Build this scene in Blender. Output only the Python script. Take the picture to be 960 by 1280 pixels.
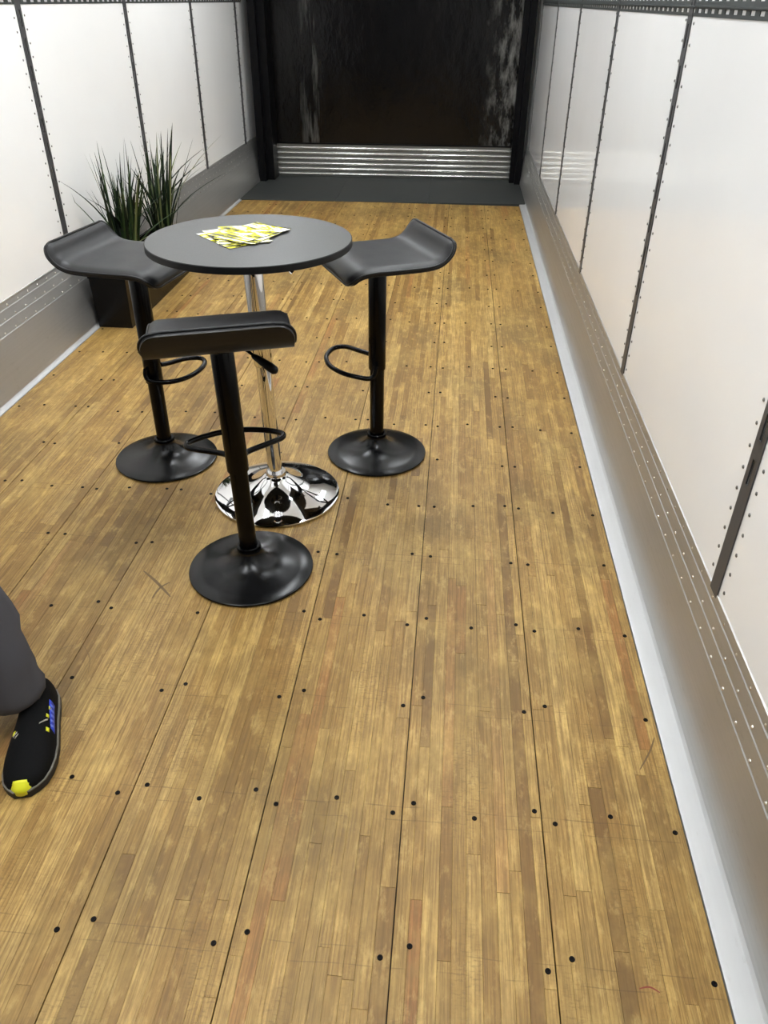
import bpy, bmesh, math, random
from mathutils import Vector, Matrix
R = random.Random(7)
PI = math.pi
for o in list(bpy.data.objects): bpy.data.objects.remove(o)
scene = bpy.context.scene
COL = scene.collection

# ------------------------------------------------------------------ camera
cd = bpy.data.cameras.new('camera'); cam = bpy.data.objects.new('camera', cd); COL.objects.link(cam)
cd.sensor_fit = 'AUTO'; cd.sensor_width = 36.0; cd.lens = 966.58/1280*36.0; cd.clip_start = .02
M3 = Matrix(((0.9961757441783037, -0.05543628767366886, 0.06753298986247575),
             (0.08691701851206082, 0.5499786493742465, -0.8306436763892528),
             (0.008906099245859427, 0.8333368486041175, 0.5526937471645404)))
M4 = M3.to_4x4(); M4.translation = Vector((-0.5719, 0, 1.4933)); cam.matrix_world = M4
scene.camera = cam
# ------------------------------------------------------------------ world, exposure, lamps
w = bpy.data.worlds.new('hall'); scene.world = w; w.use_nodes = True
bg = w.node_tree.nodes['Background']; bg.inputs[0].default_value = (.95, .97, 1.0, 1); bg.inputs[1].default_value = .16
vs = scene.view_settings; vs.view_transform = 'Standard'; vs.look = 'None'; vs.gamma = 1; vs.use_curve_mapping = False
vs.exposure = 0.46
LAMP = 46.0
LAMP_SPOTS = [(-1.85, .9), (-.55, .9), (-1.85, 3.4), (-.55, 3.4), (-1.85, 5.9), (-.55, 5.9)]

# ------------------------------------------------------------------ helpers
def lin(r, g, b):
    f = lambda c: c/12.92 if c <= .04045 else ((c+.055)/1.055)**2.4
    return (f(r/255), f(g/255), f(b/255), 1)

class NT:
    def __init__(s, name):
        s.m = bpy.data.materials.new(name); s.m.use_nodes = True; s.t = s.m.node_tree
        s.b = s.t.nodes['Principled BSDF']
    def n(s, typ, **kw):
        nd = s.t.nodes.new(typ)
        for k, v in kw.items():
            if k in nd.inputs.keys(): nd.inputs[k].default_value = v
            else: setattr(nd, k, v)
        return nd
    def l(s, a, b): s.t.links.new(a, b)
    def set(s, **kw):
        for k, v in kw.items(): s.b.inputs[k.replace('_', ' ')].default_value = v
    def pos(s): return s.n('ShaderNodeNewGeometry').outputs['Position']
    def objc(s): return s.n('ShaderNodeTexCoord').outputs['Object']
    def mapping(s, vec, scale=(1, 1, 1), rot=(0, 0, 0), loc=(0, 0, 0)):
        m = s.n('ShaderNodeMapping'); m.inputs['Scale'].default_value = scale; m.inputs['Rotation'].default_value = rot
        m.inputs['Location'].default_value = loc; s.l(vec, m.inputs['Vector']); return m.outputs['Vector']
    def noise(s, vec, scale=5, detail=4, rough=.55, dist=0):
        n = s.n('ShaderNodeTexNoise', Scale=scale, Detail=detail, Roughness=rough, Distortion=dist); s.l(vec, n.inputs['Vector']); return n.outputs['Fac']
    def ramp(s, fac, stops, interp='LINEAR'):
        r = s.n('ShaderNodeValToRGB'); e = r.color_ramp; e.interpolation = interp
        while len(e.elements) < len(stops): e.elements.new(.5)
        for el, (p, c) in zip(e.elements, stops): el.position = p; el.color = c if len(c) == 4 else (*c, 1)
        s.l(fac, r.inputs['Fac']); return r.outputs['Color']
    def math(s, op, a, b=None, c=None):
        m = s.n('ShaderNodeMath', operation=op)
        for i, v in enumerate((a, b, c)):
            if v is None: continue
            if isinstance(v, (int, float)): m.inputs[i].default_value = v
            else: s.l(v, m.inputs[i])
        return m.outputs[0]
    def mix(s, fac, a, b, mode='MIX'):
        m = s.n('ShaderNodeMix', data_type='RGBA', blend_type=mode)
        for i, v in ((0, fac), (6, a), (7, b)):
            if isinstance(v, (int, float)): m.inputs[i].default_value = v
            elif isinstance(v, tuple): m.inputs[i].default_value = v
            else: s.l(v, m.inputs[i])
        return m.outputs[2]
    def bump(s, h, strength=.2, dist=.001):
        b = s.n('ShaderNodeBump', Strength=strength, Distance=dist); s.l(h, b.inputs['Height']); s.l(b.outputs[0], s.b.inputs['Normal'])

def g(v): return (v, v, v, 1)

def simple(name, col, rough=.5, metal=0, var=.08, nscale=40, bump=0, spec=.5, stretch=(1, 1, 1), rv=.15):
    k = NT(name); k.set(Metallic=metal, Specular_IOR_Level=spec)
    n = k.noise(k.mapping(k.objc(), stretch), nscale)
    k.l(k.mix(k.math('MULTIPLY', n, 1.0), tuple(c*(1-var) for c in col[:3])+(1,), tuple(min(1, c*(1+var)) for c in col[:3])+(1,)), k.b.inputs['Base Color'])
    k.l(k.math('ADD', k.math('MULTIPLY', k.math('SUBTRACT', n, .5), rv), rough), k.b.inputs['Roughness'])
    if bump: k.bump(n, bump)
    return k.m

M = {}
def make_wood():
    k = NT('laminated_oak'); k.set(Specular_IOR_Level=.4)
    P = k.pos(); tone = k.n('ShaderNodeAttribute', attribute_name='tone')
    t = tone.outputs['Fac']
    off = k.n('ShaderNodeCombineXYZ'); k.l(k.math('MULTIPLY', t, 37.0), off.inputs[0]); k.l(k.math('MULTIPLY', t, 91.0), off.inputs[1])
    va = k.n('ShaderNodeVectorMath', operation='ADD'); k.l(P, va.inputs[0]); k.l(off.outputs[0], va.inputs[1]); Q = va.outputs[0]
    base = k.ramp(t, [(0, lin(92, 64, 31)), (.09, lin(116, 84, 42)), (.2, lin(136, 103, 55)), (.45, lin(152, 119, 66)), (.7, lin(164, 131, 77)), (.86, lin(178, 146, 90)), (.93, lin(150, 106, 60)), (1, lin(132, 82, 44))])
    # grain: long narrow pores, plus broader bands of growth rings
    fine = k.noise(k.mapping(Q, (190, 4.5, 1)), 1, 4, .75)
    band = k.noise(k.mapping(Q, (95, 2.2, 1)), 1, 3, .6, .6)
    wv = k.n('ShaderNodeTexWave', wave_type='BANDS', bands_direction='X', Scale=26, Distortion=9, Detail=2)
    wv.inputs['Detail Scale'].default_value = .6
    k.l(k.mapping(Q, (1.6, .10, 1)), wv.inputs['Vector'])
    c = k.mix(k.math('MULTIPLY', k.ramp(fine, [(.44, g(0)), (.58, g(1))]), .62), base, lin(82, 55, 25))
    c = k.mix(k.math('MULTIPLY', k.ramp(band, [(.35, g(1)), (.6, g(0))]), .34), c, lin(104, 74, 36))
    c = k.mix(k.math('MULTIPLY', wv.outputs['Fac'], .22), c, lin(100, 70, 33))
    # soiling: broad worn patches and grey scuffed areas
    d1 = k.noise(k.mapping(P, (1.3, .8, 1)), 2.1, 5, .62)
    c = k.mix(k.math('MULTIPLY', k.ramp(d1, [(.45, g(0)), (.66, g(1))]), .60), c, lin(86, 68, 40))
    d2 = k.noise(k.mapping(P, (2.2, 1.4, 1), loc=(4, 2, 0)), 2.6, 5, .65)
    c = k.mix(k.math('MULTIPLY', k.ramp(d2, [(.48, g(0)), (.70, g(1))]), .30), c, lin(182, 150, 88))
    d3 = k.noise(k.mapping(P, (30, 6, 1)), 2.5, 4, .7)
    c = k.mix(k.math('MULTIPLY', k.ramp(d3, [(.58, g(0)), (.74, g(1))]), .35), c, lin(74, 58, 36))
    # mottled wear and cross-grain ray flecks
    d4 = k.noise(k.mapping(P, (34, 13, 1)), 1, 6, .72)
    c = k.mix(k.math('MULTIPLY', k.ramp(d4, [(.45, g(0)), (.64, g(1))]), .40), c, lin(96, 72, 36))
    c = k.mix(k.math('MULTIPLY', k.ramp(d4, [(.30, g(1)), (.46, g(0))]), .30), c, lin(196, 166, 104))
    ray = k.noise(k.mapping(Q, (60, 210, 1)), 1, 2, .6)
    c = k.mix(k.math('MULTIPLY', k.math('MULTIPLY', k.ramp(ray, [(.52, g(0)), (.66, g(1))]), k.ramp(k.noise(k.mapping(P, (9, 3, 1)), 1, 2), [(.5, g(0)), (.62, g(1))])), .45), c, lin(86, 64, 34))
    # crosswise saw and chalk lines beside each row of screws
    sx = k.n('ShaderNodeSeparateXYZ'); k.l(P, sx.inputs[0])
    wob = k.math('MULTIPLY', k.noise(k.mapping(P, (1.5, .01, 1)), 2, 2), .02)
    yy = k.math('ADD', sx.outputs[1], wob)
    for o_, per in ((.768, .3106), (.735, .3106), (1.08, .9318)):
        fr = k.math('ABSOLUTE', k.math('SUBTRACT', k.math('FRACT', k.math('DIVIDE', k.math('SUBTRACT', yy, o_-per*20.5), per)), .5))
        ln = k.math('LESS_THAN', fr, .0011/per)
        brk = k.ramp(k.noise(k.mapping(P, (5, 3.2, 1), loc=(o_*9, 0, 0)), 2, 2), [(.47, g(0)), (.55, g(1))])
        c = k.mix(k.math('MULTIPLY', k.math('MULTIPLY', ln, brk), .38), c, lin(70, 50, 26))
    sepb = k.n('ShaderNodeHueSaturation', Hue=.506, Saturation=1.01, Value=1.48); k.l(c, sepb.inputs['Color'])
    k.l(sepb.outputs[0], k.b.inputs['Base Color'])
    k.l(k.math('ADD', k.math('MULTIPLY', d1, .25), .36), k.b.inputs['Roughness'])
    k.bump(k.math('ADD', fine, k.math('MULTIPLY', band, .8)), .35, .0006)
    return k.m
M['wood'] = make_wood()
M['wood_dark'] = simple('floor_underlay', lin(46, 34, 22), .8)
M['hole'] = simple('blackened_screw', lin(9, 7, 6), .7, 0, .2, 300, 0, .15)
M['screw_center'] = simple('screw_recess', lin(12, 10, 9), .6, .2)

def make_panel():
    k = NT('white_gelcoat_panel'); k.set(Specular_IOR_Level=.5, Base_Color=lin(226, 226, 224))
    P = k.pos()
    n1 = k.noise(k.mapping(P, (1, 1, 1)), 3.2, 2, .5); n2 = k.noise(P, 60, 3)
    c = k.mix(n1, lin(238, 238, 237), lin(243, 243, 242)); k.l(c, k.b.inputs['Base Color'])
    k.l(k.math('ADD', k.math('MULTIPLY', n2, .03), .055), k.b.inputs['Roughness'])
    k.bump(k.math('ADD', k.math('MULTIPLY', n1, 1.0), k.math('MULTIPLY', n2, .002)), .05, .010)
    return k.m
M['panel'] = make_panel()
M['ceil'] = simple('white_roof_sheet', lin(238, 238, 237), .5, 0, .02, 5)

def make_alu(name, c1, c2, rough, streak=(2, 2, 120), metal=.9):
    k = NT(name); k.set(Metallic=metal); P = k.pos()
    s = k.noise(k.mapping(P, (40, 1.2, 160)), 1, 4, .6); b = k.noise(P, 4.5, 4, .6)
    c = k.mix(b, c1, c2); c = k.mix(k.math('MULTIPLY', s, .35), c, tuple(x*.7 for x in c2[:3])+(1,))
    sm = k.ramp(k.noise(k.mapping(P, (9, 3, 9)), 6, 5, .7), [(.60, g(0)), (.72, g(1))])
    c = k.mix(k.math('MULTIPLY', sm, .18), c, lin(120, 112, 100))
    k.l(c, k.b.inputs['Base Color'])
    k.l(k.math('ADD', k.math('MULTIPLY', k.math('SUBTRACT', s, .5), .22), k.math('ADD', k.math('MULTIPLY', b, .12), rough-.06)), k.b.inputs['Roughness'])
    k.bump(s, .08, .0006)
    return k.m
M['kick'] = make_alu('aluminium_scuff_plate', lin(172, 171, 169), lin(188, 187, 184), .36, metal=.75)
M['flash'] = make_alu('galvanised_flashing', lin(190, 191, 191), lin(206, 206, 205), .46, metal=.4)
M['rib'] = make_alu('polished_aluminium_ribs', lin(206, 206, 200), lin(226, 226, 220), .2)
M['kick_sheet_shaded'] = make_alu('shaded_aluminium_sheet', lin(112, 112, 108), lin(130, 130, 126), .4)  # colour darkened to stand in for the shadows between the ribs
M['rivet'] = simple('rivet_aluminium', lin(225, 222, 215), .28, 1.0, .05)
M['post'] = simple('galvanised_post', lin(84, 84, 85), .48, .5, .12, 25, 0, .5, (1, 1, .2))
M['slot'] = simple('slot_shadow', lin(14, 14, 14), .8)
M['rail'] = simple('galvanised_rail', lin(68, 72, 71), .45, .4, .1, 30)
M['threshold'] = simple('painted_threshold', lin(58, 60, 58), .55, .1, .5, 5, .2, .35, (.6, 9, 1))
M['jamb'] = simple('black_jamb', lin(3, 3, 5), .5, 0, .1, 20, 0, .15)

def make_door():
    k = NT('black_sheet_door'); P = k.pos()
    sx = k.n('ShaderNodeSeparateXYZ'); k.l(P, sx.inputs[0])
    right = k.ramp(k.math('ADD', sx.outputs[0], k.math('MULTIPLY', k.math('SUBTRACT', k.noise(k.mapping(P, (1, 1, 2.4)), 4, 3), .5), .25)), [(0, g(0)), (1, g(1))])
    # right edge, scuffs with the white wall's reflection painted in: mask on -0.30 .. -0.1
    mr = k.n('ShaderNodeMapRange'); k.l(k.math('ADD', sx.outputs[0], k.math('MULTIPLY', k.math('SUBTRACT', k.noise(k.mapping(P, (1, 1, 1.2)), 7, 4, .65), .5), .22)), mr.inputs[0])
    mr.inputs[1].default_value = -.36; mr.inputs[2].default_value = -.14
    ml = k.n('ShaderNodeMapRange'); k.l(k.math('ABSOLUTE', k.math('ADD', sx.outputs[0], 1.98)), ml.inputs[0]); ml.inputs[1].default_value = .14; ml.inputs[2].default_value = .02
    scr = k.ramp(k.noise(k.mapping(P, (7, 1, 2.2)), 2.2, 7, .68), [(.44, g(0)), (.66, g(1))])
    scr2 = k.ramp(k.noise(k.mapping(P, (9, 1, .9), loc=(3, 0, 1)), 2.0, 6, .66), [(.5, g(0)), (.74, g(1))])
    wear_glare = k.math('ADD', k.math('MULTIPLY', k.math('MULTIPLY', mr.outputs[0], scr), .85), k.math('MULTIPLY', k.math('MULTIPLY', ml.outputs[0], scr2), .55))  # scuffs plus pale side-wall reflections, both put into the base colour
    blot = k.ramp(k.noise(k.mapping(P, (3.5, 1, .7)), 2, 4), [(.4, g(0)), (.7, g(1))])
    c = k.mix(blot, lin(4, 4, 5), lin(15, 13, 12)); c = k.mix(wear_glare, c, lin(132, 131, 126))
    k.l(c, k.b.inputs['Base Color']); k.set(Specular_IOR_Level=.28)
    k.l(k.math('ADD', k.math('MULTIPLY', k.noise(P, 9, 4), .16), .06), k.b.inputs['Roughness'])
    k.bump(k.noise(k.mapping(P, (3, 1, 1.6)), 3, 4, .6), .25, .02)
    return k.m
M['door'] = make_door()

def make_leather():
    k = NT('black_leatherette'); k.set(Specular_IOR_Level=.36, Base_Color=lin(34, 35, 37))
    O = k.objc(); v = k.n('ShaderNodeTexVoronoi', Scale=420, feature='DISTANCE_TO_EDGE'); k.l(O, v.inputs['Vector'])
    n = k.noise(O, 14, 4)
    k.l(k.mix(n, lin(8, 8, 9), lin(18, 18, 20)), k.b.inputs['Base Color'])
    k.l(k.math('ADD', k.math('MULTIPLY', n, .12), .36), k.b.inputs['Roughness'])
    k.bump(k.math('ADD', k.math('MULTIPLY', v.outputs['Distance'], .5), k.math('MULTIPLY', n, .6)), .12, .002)
    return k.m
M['leather'] = make_leather()
M['piping'] = simple('black_piping', lin(6, 6, 7), .42, 0, .1, 60, 0, .3)
M['black_metal'] = simple('black_powder_coat', lin(5, 5, 6), .25, 0, .12, 9, 0, .32, rv=.03)
M['black_gloss'] = simple('black_gloss_tube', lin(3, 3, 4), .20, 0, .1, 12, 0, .16)
M['black_plastic'] = simple('black_plastic', lin(6, 6, 7), .38, 0, .1, 40, 0, .2)
M['chrome'] = simple('chrome', (.86, .86, .87, 1), .03, 1.0, .01, 4)
M['laminate'] = simple('dark_grey_laminate', lin(74, 74, 73), .42, 0, .05, 300, .05, .4)
M['edge'] = simple('black_table_edge', lin(8, 8, 9), .5, 0, .08, 40, 0, .25)
M['planter'] = simple('black_planter_plastic', lin(5, 5, 6), .26, 0, .2, 8, .3, .25, rv=.06)
M['soil'] = simple('dark_soil', lin(38, 30, 22), .9, 0, .4, 60, .6)

def make_grass():
    k = NT('grass_blade'); t = k.n('ShaderNodeAttribute', attribute_name='tone')
    k.l(k.ramp(t.outputs['Fac'], [(0, lin(12, 22, 12)), (.5, lin(26, 44, 22)), (.85, lin(48, 70, 34)), (1, lin(120, 124, 84))]), k.b.inputs['Base Color'])
    k.set(Roughness=.5, Specular_IOR_Level=.2); return k.m
M['grass'] = make_grass()

def make_flyer():
    k = NT('yellow_printed_flyer'); O = k.objc()
    oi = k.n('ShaderNodeObjectInfo')
    rv = k.n('ShaderNodeCombineXYZ'); k.l(k.math('MULTIPLY', oi.outputs['Random'], 30.0), rv.inputs[0])
    av = k.n('ShaderNodeVectorMath', operation='ADD'); k.l(k.mapping(O, (12, 34, 1), (0, 0, .35)), av.inputs[0]); k.l(rv.outputs[0], av.inputs[1])
    st = k.noise(av.outputs[0], 1, 3, .6, .6)
    c = k.ramp(st, [(0, lin(22, 22, 18)), (.40, lin(28, 27, 20)), (.43, lin(206, 202, 40)), (.50, lin(216, 212, 60)), (.535, lin(236, 236, 222)), (1, lin(240, 240, 236))])
    k.l(c, k.b.inputs['Base Color']); k.set(Roughness=.22); return k.m
M['flyer'] = make_flyer()
M['flyer_side'] = simple('paper_back', lin(20, 20, 19), .4)
M['led'] = None
def make_led():
    k = NT('led_diffuser'); k.set(Base_Color=(.9, .9, .9, 1), Emission_Color=(.93, .97, 1.0, 1), Emission_Strength=LAMP); return k.m
M['led'] = make_led()
M['white_metal'] = simple('white_metal', lin(225, 225, 222), .4)

def tone_fill(me, fn):
    a = me.attributes.new('tone', 'FLOAT', 'FACE')
    for i in range(len(me.polygons)): a.data[i].value = fn(i)

def obj(name, bm, mat, parent=None, smooth=None, loc=None):
    me = bpy.data.meshes.new(name)
    if isinstance(bm, tuple): me.from_pydata(bm[0], [], bm[1])
    else:
        bmesh.ops.recalc_face_normals(bm, faces=bm.faces); bm.to_mesh(me); bm.free()
    for m in (mat if isinstance(mat, (list, tuple)) else [mat]): me.materials.append(m)
    if smooth is not None:
        for p_ in me.polygons: p_.use_smooth = True
        me.set_sharp_from_angle(angle=math.radians(smooth))
    o = bpy.data.objects.new(name, me); COL.objects.link(o)
    if parent: o.parent = parent
    if loc: o.location = loc
    return o
def thing(name, label, cat, loc=(0, 0, 0), rz=0, group=None):
    o = bpy.data.objects.new(name, None); COL.objects.link(o); o.empty_display_size = .1
    o.location = loc; o.rotation_euler = (0, 0, rz); o['label'] = label; o['category'] = cat
    if group: o['group'] = group
    return o
def tag(o, label, cat, group=None):
    o['label'] = label; o['category'] = cat
    if group: o['group'] = group
    return o
def struct(o, label=None, cat=None):
    o['kind'] = 'structure'
    if label: o['label'] = label
    if cat: o['category'] = cat
    return o

def box(bm, x0, x1, y0, y1, z0, z1, mi=0, bev=0):
    v = [bm.verts.new(p) for p in ((x0, y0, z0), (x1, y0, z0), (x1, y1, z0), (x0, y1, z0), (x0, y0, z1), (x1, y0, z1), (x1, y1, z1), (x0, y1, z1))]
    fs = []
    for f in ((0, 3, 2, 1), (4, 5, 6, 7), (0, 1, 5, 4), (1, 2, 6, 5), (2, 3, 7, 6), (3, 0, 4, 7)):
        fc = bm.faces.new([v[i] for i in f]); fc.material_index = mi; fs.append(fc)
    if bev:
        es = list({e for f in fs for e in f.edges})
        bmesh.ops.bevel(bm, geom=es, offset=bev, segments=2, affect='EDGES', profile=.6)
    return v
def lathe(bm, prof, n=48, mi=0, cap=True):
    rings = []
    for r, z in prof:
        if r < 1e-6: rings.append([bm.verts.new((0, 0, z))])
        else: rings.append([bm.verts.new((r*math.cos(2*PI*i/n), r*math.sin(2*PI*i/n), z)) for i in range(n)])
    for a, b in zip(rings, rings[1:]):
        for i in range(n):
            j = (i+1) % n
            if len(a) == 1 and len(b) == 1: continue
            if len(a) == 1: f = bm.faces.new((a[0], b[i], b[j]))
            elif len(b) == 1: f = bm.faces.new((a[i], a[j], b[0]))
            else: f = bm.faces.new((a[i], a[j], b[j], b[i]))
            f.material_index = mi
    if cap:
        for r_ in (rings[0], rings[-1]):
            if len(r_) > 1:
                f = bm.faces.new(r_); f.material_index = mi
    return bm
def catmull(pts, sub=6, closed=False):
    P = [Vector(p) for p in pts]; n = len(P); out = []
    rng = range(n) if closed else range(n-1)
    for i in rng:
        if closed: a, b, c, d = P[(i-1) % n], P[i], P[(i+1) % n], P[(i+2) % n]
        else: a, b, c, d = P[max(i-1, 0)], P[i], P[i+1], P[min(i+2, n-1)]
        for k in range(sub):
            t = k/sub
            out.append(.5*((2*b)+(-a+c)*t+(2*a-5*b+4*c-d)*t*t+(-a+3*b-3*c+d)*t**3))
    if not closed: out.append(P[-1])
    return out
def tube(bm, pts, r, n=10, closed=False, mi=0):
    pts = [Vector(p) for p in pts]; m = len(pts); rings = []; up = None
    for i in range(m):
        if closed: t = (pts[(i+1) % m]-pts[i-1]).normalized()
        else: t = (pts[min(i+1, m-1)]-pts[max(i-1, 0)]).normalized()
        if up is None:
            up = Vector((0, 0, 1)) if abs(t.z) < .9 else Vector((1, 0, 0))
        s = t.cross(up).normalized(); up = s.cross(t).normalized()
        rr = r[i] if isinstance(r, (list, tuple)) else r
        rings.append([bm.verts.new(pts[i]+rr*(math.cos(2*PI*k/n)*s+math.sin(2*PI*k/n)*up)) for k in range(n)])
    prs = list(zip(rings, rings[1:]))
    if closed: prs.append((rings[-1], rings[0]))
    for a, b in prs:
        for k in range(n):
            f = bm.faces.new((a[k], a[(k+1) % n], b[(k+1) % n], b[k])); f.material_index = mi
    if not closed:
        bm.faces.new(rings[0]).material_index = mi; bm.faces.new(rings[-1]).material_index = mi
    return bm
def sweep_y(bm, prof, y0, y1, mi=0):
    """closed profile of (x,z) points swept along y"""
    a = [bm.verts.new((x, y0, z)) for x, z in prof]; b = [bm.verts.new((x, y1, z)) for x, z in prof]
    n = len(prof)
    for i in range(n):
        j = (i+1) % n; bm.faces.new((a[i], a[j], b[j], b[i])).material_index = mi
    bm.faces.new(a).material_index = mi; bm.faces.new(b).material_index = mi

# ------------------------------------------------------------------ dimensions measured in the photograph
Y0, YB = -1.7, 8.30
XR, XL = .098, -2.550            # faces of the two side walls
KR, KL = .058, -2.465            # foot of the scuff plates
BW = .305; NB = 8; LX = -BW*NB
YT = 7.16                        # where the wood ends at the threshold
CEIL = 2.75
ROW0, ROWD = .7548, .3106

# ------------------------------------------------------------------ floor
bm = bmesh.new(); box(bm, XL, XR, Y0, YB+.3, -.09, -.031); floor = struct(obj('floor', bm, M['wood_dark']))
def strip_mesh(x0, x1, y0, y1, zt):
    c = .0005; zb = -.006
    v = [(x0, y0, zb), (x1, y0, zb), (x1, y1, zb), (x0, y1, zb), (x0, y0, zt-c), (x1, y0, zt-c), (x1, y1, zt-c), (x0, y1, zt-c),
         (x0+c, y0+c, zt), (x1-c, y0+c, zt), (x1-c, y1-c, zt), (x0+c, y1-c, zt)]
    f = [(0, 1, 5, 4), (1, 2, 6, 5), (2, 3, 7, 6), (3, 0, 4, 7), (4, 5, 9, 8), (5, 6, 10, 9), (6, 7, 11, 10), (7, 4, 8, 11), (8, 9, 10, 11)]
    return v, f
boards = []; strips = []
NS = 11
for b in range(NB):
    x1 = -b*BW-.0011; x0 = -(b+1)*BW+.0011
    bm = bmesh.new(); box(bm, x0+.001, x1-.001, Y0, YT, -.031, -.006)
    bo = obj('floor_board', bm, M['wood_dark'], floor); boards.append(bo)
    # uneven strip widths
    ws = [1+R.uniform(-.18, .22) for _ in range(NS)]; s = sum(ws); xs = [x0]
    for q in ws: xs.append(xs[-1]+q/s*(x1-x0))
    for i in range(NS):
        y = Y0-R.uniform(0, .8)
        while y < YT:
            L = R.choice((R.uniform(.28, .6), R.uniform(.5, 1.1), R.uniform(.8, 1.5)))
            ye = y+L
            if YT-ye < .12: ye = YT
            a, e = max(y, Y0), min(ye, YT)
            if e-a > .02:
                u = R.random(); tone = R.betavariate(1.7, 1.5)*.86 if u > .14 else R.uniform(.0, .22) if u > .05 else R.uniform(.88, 1)
                strips.append((b, xs[i]+.00012, xs[i+1]-.00012, a+.00015, e-.00015, -R.random()*.0004, tone))
            y = ye
def in_view(x, y, z=0, m=30):
    d = M3.transposed() @ (Vector((x, y, z))-M4.translation)
    if d.z > -.05: return None
    px, py = 480+966.58*d.x/-d.z, 640-966.58*d.y/-d.z
    return (px, py) if -m < px < 960+m and -m < py < 1280+m else None
def dist(x, y): return (Vector((x, y, 0))-M4.translation).length
vis = []
for i, s in enumerate(strips):
    b, x0, x1, a, e, z, t = s
    pts = [q for q in (in_view((x0+x1)/2, a+(e-a)*k/6) and (a+(e-a)*k/6) for k in range(7)) if q]
    if pts: vis.append((dist((x0+x1)/2, min(pts)), i))
vis.sort(); single = {i for _, i in vis[:295]}
rest = {}
for i, (b, x0, x1, a, e, z, t) in enumerate(strips):
    if i in single:
        me = strip_mesh(x0, x1, a, e, z); o = obj('wood_strip', me, M['wood'], boards[b]); tone_fill(o.data, lambda k: t)
    else: rest.setdefault(b, []).append((x0, x1, a, e, z, t))
for b, L in rest.items():
    V, F, T = [], [], []
    for x0, x1, a, e, z, t in L:
        v, f = strip_mesh(x0, x1, a, e, z); n = len(V); V += v; F += [tuple(k+n for k in q) for q in f]; T += [t]*len(f)
    o = obj('wood_strips', (V, F), M['wood'], boards[b]); tone_fill(o.data, lambda k: T[k]); o['kind'] = 'stuff'
# screws: two or three per board on every row, with the joist rows 0.31 m apart
bm = bmesh.new(); lathe(bm, [(0, .0006), (.0022, .0006), (.0024, .0016), (.0048, .0018), (.0056, .0009), (.0056, -.001)], 14, 0, False)
screw_me = obj('screw_source', bm, [M['hole'], M['screw_center']], None, 40).data
bpy.data.objects.remove(bpy.data.objects['screw_source'])
MEAS = [(71,1162),(117,1149),(267,1179),(309,1165),(475,1197),(512,1183),(685,1214),(715,1199),(893,1230),
        (491,1016),(517,1004),(668,1014),(694,1030),(320,987),(345,1005),(147,991),(184,981),(593,1023),(763,1021),(421,997),(249,998),(844,1041),(90,971),
        (504,882),(529,872),(655,890),(681,883),(349,871),(380,863),(202,863),(232,855),(807,900),(90,847),(58,855),
        (509,781),(533,773),(589,785),(645,781),(668,789),(723,786),(781,795),(400,774),(455,769),(247,766),(64,757),(123,752),(139,760),(380,764)]
screws = []
def floor_point(px, py):
    d = M3 @ Vector(((px-480)/966.58, -(py-640)/966.58, -1)); t = -M4.translation.z/d.z; q = M4.translation+t*d; return q.x, q.y
for px, py in MEAS: screws.append(floor_point(px, py))
for r in range(-7, 21):
    if 0 <= r <= 3: continue
    y = ROW0+ROWD*r
    for b in range(NB):
        xs = [-b*BW-.027, -(b+1)*BW+.027]
        if r % 2: xs.append(-(b+.5)*BW+R.uniform(-.02, .02))
        for j, x in enumerate(xs):
            screws.append((x+R.uniform(-.006, .006), y+((-1)**(j+b+r))*.011+R.uniform(-.007, .007)))
screws = [(x, y) for x, y in screws if Y0+.03 < y < YT-.03 and LX+.008 < x < -.008]
order = sorted(screws, key=lambda q: dist(*q) if in_view(*q, 0, 5) else 99)
RV, RF = {}, {}
for i, (x, y) in enumerate(order):
    b = min(NB-1, int(-x/BW))
    if i < 200:
        o = bpy.data.objects.new('screw', screw_me); COL.objects.link(o); o.parent = boards[b]; o.location = (x, y, 0); o.rotation_euler.z = R.uniform(0, 6)
    else:
        V, F = RV.setdefault(b, []), RF.setdefault(b, []); n = len(V)
        V += [(x+v.co.x, y+v.co.y, v.co.z) for v in screw_me.vertices]; F += [tuple(k+n for k in p_.vertices) for p_ in screw_me.polygons]
for b in RV:
    o = obj('screws', (RV[b], RF[b]), M['hole'], boards[b]); o['kind'] = 'stuff'
# threshold plate in front of the end door, in three lengths of grey decking
bm = bmesh.new()
for (xa, xb) in ((XL+.088, -1.62), (-1.617, -.80), (-.797, XR-.04)):
    ya = 7.10+.052*(xa+2.465); yb = 7.10+.052*(xb+2.465)
    vs_ = [(xa, ya, 0), (xb, yb, 0), (xb, YB+.02, 0), (xa, YB+.02, 0)]
    lo = [bm.verts.new((x, y, -.03)) for x, y, z in vs_]; hi = [bm.verts.new((x, y, .004)) for x, y, z in vs_]
    bm.faces.new(hi); bm.faces.new(lo[::-1])
    for i in range(4): bm.faces.new((lo[i], lo[(i+1) % 4], hi[(i+1) % 4], hi[i]))
obj('threshold_plate', bm, M['threshold'], floor)
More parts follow.
